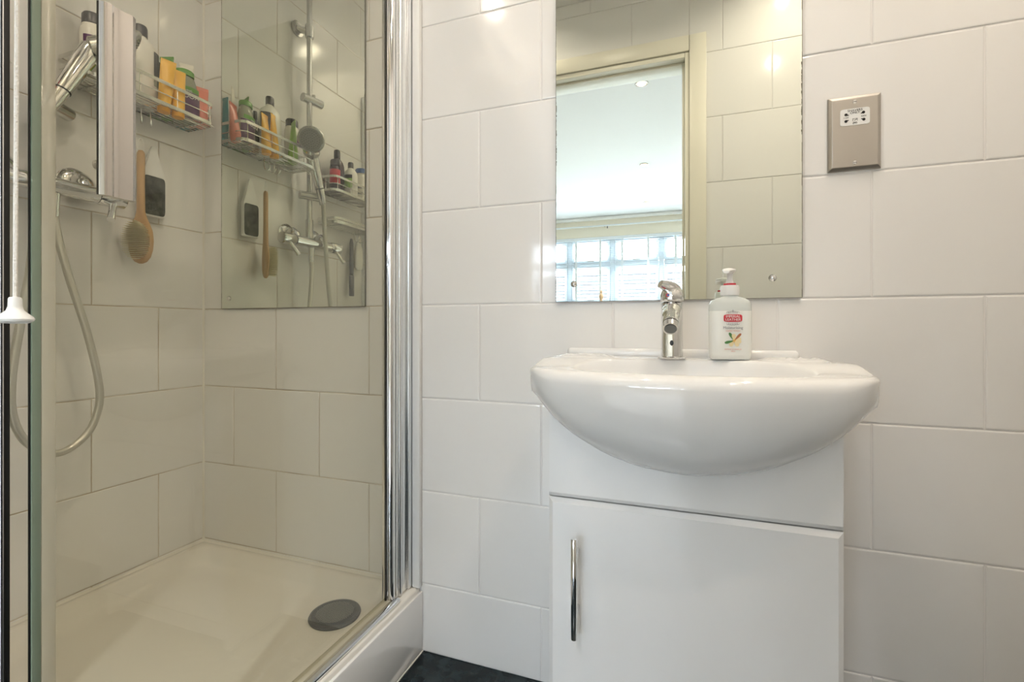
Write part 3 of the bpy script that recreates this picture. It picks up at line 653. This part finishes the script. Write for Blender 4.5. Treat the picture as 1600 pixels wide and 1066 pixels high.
# ------------------------------------------------------------------ wash basin
wbn = thing('wash_basin', 'white ceramic semi-recessed wash basin on the gloss cabinet', 'basin', (0, -.15, .742))
IBn = Matrix.Translation((0, .15, -.742))
outl = [(0, -.327), (.05, -.3255), (.10, -.320), (.15, -.310), (.20, -.295), (.24, -.277), (.268, -.256), (.284, -.232), (.291, -.205), (.290, -.175), (.284, -.13), (.272, -.08), (.258, -.035), (.248, -.008), (.235, -.002), (.15, -.002), (.07, -.002), (0, -.002)]
half = [Vector((x, y, 0)) for x, y in outl]
half = bez(half, 6)
full = half + [Vector((-p.x, p.y, 0)) for p in half[::-1][1:-1]]
CEN = Vector((0, -.19, 0)); NB = 160
ang_list = sorted([(math.atan2(p.y-CEN.y, p.x-CEN.x), p) for p in full], key=lambda t: t[0])
def outline_at(a):
    L = ang_list
    for i in range(len(L)):
        a0, p0 = L[i-1]; a1, p1 = L[i]
        if i == 0:
            a0 -= 2*PI
        if a0 <= a <= a1 and a1 > a0:
            return p0.lerp(p1, (a-a0)/(a1-a0))
    a0, p0 = L[-1]; a1, p1 = L[0]; a1 += 2*PI
    return p0.lerp(p1, (a-a0)/(a1-a0))
def sm(t): t = max(0, min(1, t)); return t*t*(3-2*t)
def ztop(x, y):
    z = .788+.014*sm((y+.21)/.08)
    for sx in (-.205, .195):   # soap ledges: a shallow dish with a raised lip
        d = math.hypot((x-sx)/.042, (y+.085)/.030)
        z += .006*math.exp(-((d-1)/.28)**2)-.005*math.exp(-(d/.75)**4)
    return z
def basin(bm):
    A = [-PI+2*PI*(k+.5)/NB for k in range(NB)]
    OUT = [outline_at(a) for a in A]
    # inner bowl outline: wide oval
    INN = []
    for a in A:
        rx, ry = .205, .098
        r = 1/math.sqrt((math.cos(a)/rx)**2+(math.sin(a)/ry)**2)
        INN.append(Vector((r*math.cos(a), -.205+r*math.sin(a), 0)))
    rings = []
    for s, dz in ((.12, -.118), (.4, -.112), (.62, -.098), (.80, -.07), (.91, -.038), (.965, -.015), (.99, -.005), (1.01, -.001)):
        rings.append([Vector((p.x*s, -.205+(p.y+.205)*s, ztop(p.x*s, p.y)+dz)) for p in INN])
    def inset(o, d):
        v = (o-Vector((0, -.15, 0))); L = v.length; return Vector((0, -.15, 0))+v*(1-d/L)
    def rk(o): return 1-.62*sm((abs(o.x)-.22)/.06)
    for f in (.1, .2, .3, .42, .54, .66, .78, .88, .97):
        rings.append([(lambda q: Vector((q.x, q.y, ztop(q.x, q.y))))(p.lerp(inset(o, .021), f)) for p, o in zip(INN, OUT)])
    for d, dz in ((.019, -.0006), (.014, -.0022), (.009, -.005), (.0045, -.009), (.0015, -.0145), (.0, -.022)):
        rings.append([(lambda q: Vector((q.x, q.y, ztop(q.x, q.y)+dz*rk(o))))(inset(o, d*rk(o))) for o in OUT])
    zt0 = .772
    for ph in (80, 70, 60, 50, 40, 30, 22, 14, 7, 0):
        p = math.radians(ph); ring = []
        for o in OUT:
            zt = ztop(o.x, o.y)-.022*rk(o); h = 1-math.cos(p)**1.0
            if o.y < CY:
                z_low = zbs(o.x); g = math.sin(p)**.75
                y = CY+.001-(CY-o.y)*g; ring.append(Vector((o.x, y, z_low+(zt-z_low)*(1-math.cos(p))**.9)))
            else:
                z_low = .7395; k = sm((-.12-o.y)/.08) if o.y > CY else 1
                ring.append(Vector((o.x, o.y, z_low+(zt-z_low)*(1-math.cos(p))**.9)))
        rings.append(ring)
    add_loft(bm, rings)
part('bowl', 'ceramic', wbn, basin, mtx=IBn, ang=60)
part('upstand', 'ceramic', wbn, lambda bm: add_box(bm, -.260, .217, -.026, -.0008, .797, .8185, .009, 5), mtx=IBn)
part('waste', 'chrome', wbn, lambda bm: add_lathe(bm, ((0, .001), (.028, .001), (.030, 0), (0, -.001)), c=(0, -.205, .675)), mtx=IBn)
# ------------------------------------------------------------------ tap
TXc, TYc, TZc = -.0245, -.100, .8025
tp = thing('basin_tap', 'chrome mixer tap with curved lever standing on the basin', 'tap', (TXc, TYc, TZc))
part('base_flange', 'chrome', tp, lambda bm: add_lathe(bm, ((0, 0), (.0265, 0), (.027, .003), (.024, .005), (0, .005)), n=36))
def tbody(bm): add_superlathe(bm, ((.0215, .0215, .005), (.0215, .0215, .02), (.0205, .021, .06), (.0210, .021, .10), (.0215, .0215, .112), (.018, .018, .114)), n=36, e=3)
part('body', 'chrome', tp, tbody)
part('spout', 'chrome', tp, lambda bm: add_tube(bm, bez(((0, -.006, .094), (0, -.028, .095), (.0, -.055, .089), (.0, -.078, .078), (0, -.094, .068)), 5), [.019]*5+[.0185]*5+[.0170]*5+[.0155]*5+[.0150], 22), ang=50)
part('aerator', 'chrome_soft', tp, lambda bm: (add_tube(bm, ((0, -.0945, .0675), (0, -.103, .060)), [.0150, .0140], 24), ))
part('aerator_mesh', 'mesh', tp, lambda bm: add_tube(bm, ((0, -.1032, .0598), (0, -.1036, .0594)), .0110, 20))
part('drain_lever_hole', 'dark', tp, lambda bm: add_tube(bm, ((0, -.0212, .032), (0, -.0226, .032)), .0036, 14, squash=1.5), mtx=None)
def lever(bm):
    add_superlathe(bm, ((.0205, .0205, .1155), (.0225, .0225, .118), (.0225, .0225, .127), (.0215, .0215, .134), (.018, .018, .140), (.010, .010, .144), (.002, .002, .1455)), n=36, e=2.3)
part('cartridge_cap', 'chrome', tp, lever)
def lever2(bm):
    P = bez(((.004, .006, .118), (.005, .002, .130), (.000, -.008, .1405), (-.012, -.024, .1465), (-.021, -.040, .1485)), 5)
    n = len(P); add_tube(bm, P, [.0200+(.0080-.0200)*i/(n-1) for i in range(n)], 24, squash=.5, up=(0, 0, 1))
part('lever', 'chrome', tp, lever2)
ia = part('indicator_hot', 'red', tp, lambda bm: add_lathe(bm, ((0, 0), (.0037, 0), (.0037, .0008), (0, .001)), n=16, mtx=Matrix.Translation((-.0075, -.0215, .127)) @ Matrix.Rotation(PI/2, 4, 'X')))
part('indicator_cold', 'blue', tp, lambda bm: add_lathe(bm, ((0, 0), (.0024, 0), (.0024, .0005), (0, .0006)), n=16, mtx=Matrix.Translation((-.0065, -.0225, .127)) @ Matrix.Rotation(PI/2, 4, 'X')))
# ------------------------------------------------------------------ hand wash bottle
sb = thing('soap_dispenser', 'clear pump bottle of milky hand wash with red banner label', 'soap dispenser', (.0825, -.098, .8030), None, (0, 0, math.radians(8)))
part('body', 'bottle', sb, lambda bm: add_superlathe(bm, ((.034, .017, .0), (.0365, .0195, .003), (.0375, .0205, .010), (.0380, .0205, .098), (.0375, .0200, .107), (.034, .018, .114), (.026, .015, .119), (.015, .0135, .122), (.0145, .0135, .124)), n=44, e=3.6))
LY = -.0210
part('liquid', 'liquid', sb, lambda bm: add_superlathe(bm, ((.0345, .0172, .0005), (.0367, .0197, .003), (.0377, .0207, .010), (.0382, .0207, .094), (.030, .015, .0945)), n=44, e=3.6), label='milky white liquid')
ban = part('banner', 'red', sb, lambda bm: add_superlathe(bm, ((.0165, .0072, 0), (.0165, .0072, .0006)), n=32, e=5), mtx=Matrix.Translation((.001, LY-.0001, .080)) @ Matrix.Rotation(PI/2, 4, 'X'))
text('banner_print', 'IMPERIAL', .0068, (.001, LY-.0012, .0830), (PI/2, 0, 0), 'txtw', sb, sx=.95)
text('banner_print', 'LEATHER', .0068, (.001, LY-.0012, .0770), (PI/2, 0, 0), 'txtw', sb)
text('label_print', 'Moisturising', .0072, (.001, LY-.0005, .0615), (PI/2, 0, 0), 'txtg', sb)
text('label_print', 'HAND WASH', .0042, (.001, LY-.0005, .0555), (PI/2, 0, 0), 'txtp', sb)
text('label_print', 'JASMINE & VANILLA', .0034, (.001, LY-.0005, .0205), (PI/2, 0, 0), 'txtp', sb)
text('label_print', '300ml', .0030, (.001, LY-.0005, .0165), (PI/2, 0, 0), 'txtp', sb)
def crest(bm):
    for s in (-1, 1):
        for zc, sg in ((.0895, 1), (.0705, -1)):
            for k in range(3):
                P = [Vector((.001+s*(.002+.0035*k+.0022*math.cos(a)), LY-.0004, zc+sg*(.0022*(1-k*.25)+.0018*math.sin(a)))) for a in [j*PI/6 for j in range(9)]]
                add_tube(bm, P, .00035, 5)
    add_tube(bm, ((.001, LY-.0004, .0915), (.001, LY-.0004, .0965)), [.0009, .0003], 6)
part('crest_scrolls', 'txtg', sb, crest)
def petals(bm, a0s, r, w):
    for a in a0s:
        P = []
        for k in range(16):
            t = 2*PI*k/16; px, pz = r*(.5+.5*math.cos(t)), w*math.sin(t)*(.6+.4*math.cos(t))
            P.append(Vector((.003+px*math.cos(a)-pz*math.sin(a), LY-.0005-.0001*(a % 1), .037+px*math.sin(a)+pz*math.cos(a))))
        add_loft(bm, [P, [p+Vector((0, -.0003, 0)) for p in P]])
M['petal'] = mat('cream petal', (.78, .66, .40), .5); M['leaf'] = mat('green leaf', (.08, .22, .07), .5); M['leafb'] = mat('brown bud', (.42, .16, .07), .5)
part('flower_petals', 'petal', sb, lambda bm: petals(bm, [math.radians(x) for x in (20, 95, 235, 305, 350)], .013, .0052))
part('flower_leaves', 'leaf', sb, lambda bm: petals(bm, [math.radians(x) for x in (120, 195)], .0175, .0038))
part('flower_bud', 'leafb', sb, lambda bm: petals(bm, [math.radians(48)], .0185, .0034))
part('flower_heart', 'yellow', sb, lambda bm: petals(bm, [math.radians(x) for x in (0, 72, 144, 216, 288)], .0035, .0008), mtx=Matrix.Translation((0, -.0004, 0)))
part('collar', 'plastic_w', sb, lambda bm: add_lathe(bm, ((0, .1243), (.0165, .1243), (.017, .127), (.017, .141), (.0155, .144), (0, .144)), n=32))
part('red_ring', 'red', sb, lambda bm: add_lathe(bm, ((0, .1443), (.0112, .1443), (.0112, .148), (0, .148)), n=28))
part('pump_stem', 'plastic_w', sb, lambda bm: add_lathe(bm, ((0, .1483), (.0075, .1483), (.005, .158), (.0055, .167), (.0085, .172), (0, .172)), n=24))
def spoutp(bm):
    rings = []
    for y, w, h, z in ((.012, .004, .002, .174), (.010, .009, .004, .174), (-.004, .0125, .0045, .1748), (-.016, .011, .004, .1748), (-.030, .007, .003, .172), (-.036, .005, .0026, .169)):
        rings.append([Vector((w*math.cos(2*PI*k/20), y, z+h*math.sin(2*PI*k/20))) for k in range(20)])
    add_loft(bm, rings)
part('pump_nozzle', 'plastic_w', sb, spoutp, mtx=Matrix.Translation((0, 0, -.002)) @ Matrix.Rotation(math.radians(-22), 4, 'Z'))
# ------------------------------------------------------------------ shaver socket
ss = thing('shaver_socket', 'brushed steel shaver socket plate right of the wall mirror', 'socket', (.3138, 0, 1.249))
def plate(bm):
    w, h = .0445, .0735
    R = []
    for i, y in ((0, -.0003), (0, -.004), (.0015, -.0062), (.006, -.0092), (.0075, -.0095)):
        R.append([Vector((sx*(w-i), y, sz*(h-i))) for sx, sz in ((-1, -1), (1, -1), (1, 1), (-1, 1))])
    add_loft(bm, R)
part('plate', 'steel', ss, plate, False)
part('insert', 'plastic_w', ss, lambda bm: add_superlathe(bm, ((.0245, .0165, 0), (.0245, .0165, .001)), n=40, e=10), True, 'white socket insert', mtx=Matrix.Translation((0, -.0095, .030)) @ Matrix.Rotation(PI/2, 4, 'X'))
for z in (.0595, -.0595):
    s = part('screw', 'chrome', ss, lambda bm: add_lathe(bm, ((0, .0015), (.0032, .0012), (.0040, 0), (0, 0)), n=20, mtx=Matrix.Translation((0, -.0095, z)) @ Matrix.Rotation(PI/2, 4, 'X')))
    part('slot', 'dark', s, lambda bm: add_box(bm, -.0028, .0028, -.0112, -.0109, z-.0004, z+.0004), False)
for x, z, sx, sz in ((-.0150, .0355, 1, -1), (-.0150, .0225, 1, 1), (.0140, .0365, -1, -1), (.0145, .0225, -1, 1)):
    part('pin_hole', 'black', ss, lambda bm: (add_tube(bm, ((x, -.0104, z), (x, -.0109, z)), .0027, 16), add_box(bm, min(x, x+.0045*sx), max(x, x+.0045*sx), -.0109, -.0104, z+sz*.0014-.0008, z+sz*.0014+.0008)))
for bt, sz_, x, z in (('SHAVERS', .0062, 0, .0425), ('ONLY', .0062, 0, .0378), ('115V', .0044, -.0150, .0292), ('230V', .0044, .0145, .0292)):
    text('socket_print', bt, sz_, (x, -.0106, z), (PI/2, 0, 0), 'txt', ss)
def sym(bm):
    y0, y1 = -.0109, -.0105
    for a in ((-.0040, .0260, .004, .0264), (-.0040, .0215, -.0036, .0262), (-.003, .0190, .003, .0194), (-.0040, .0160, -.001, .0164), (.0036, .0215, .004, .0262)):
        add_box(bm, a[0], a[2], y0, y1, a[1], a[3])
    add_tube(bm, ((-.001, -.0107, .022), (.0035, -.0107, .0255)), .0004, 6)
    for x in (-.002, .002): add_tube(bm, [Vector((x+.0015*math.cos(a), -.0107, .0175+.0013*math.sin(a))) for a in [k*PI/6 for k in range(13)]], .0003, 5)
part('shaver_symbol', 'txt', ss, sym)
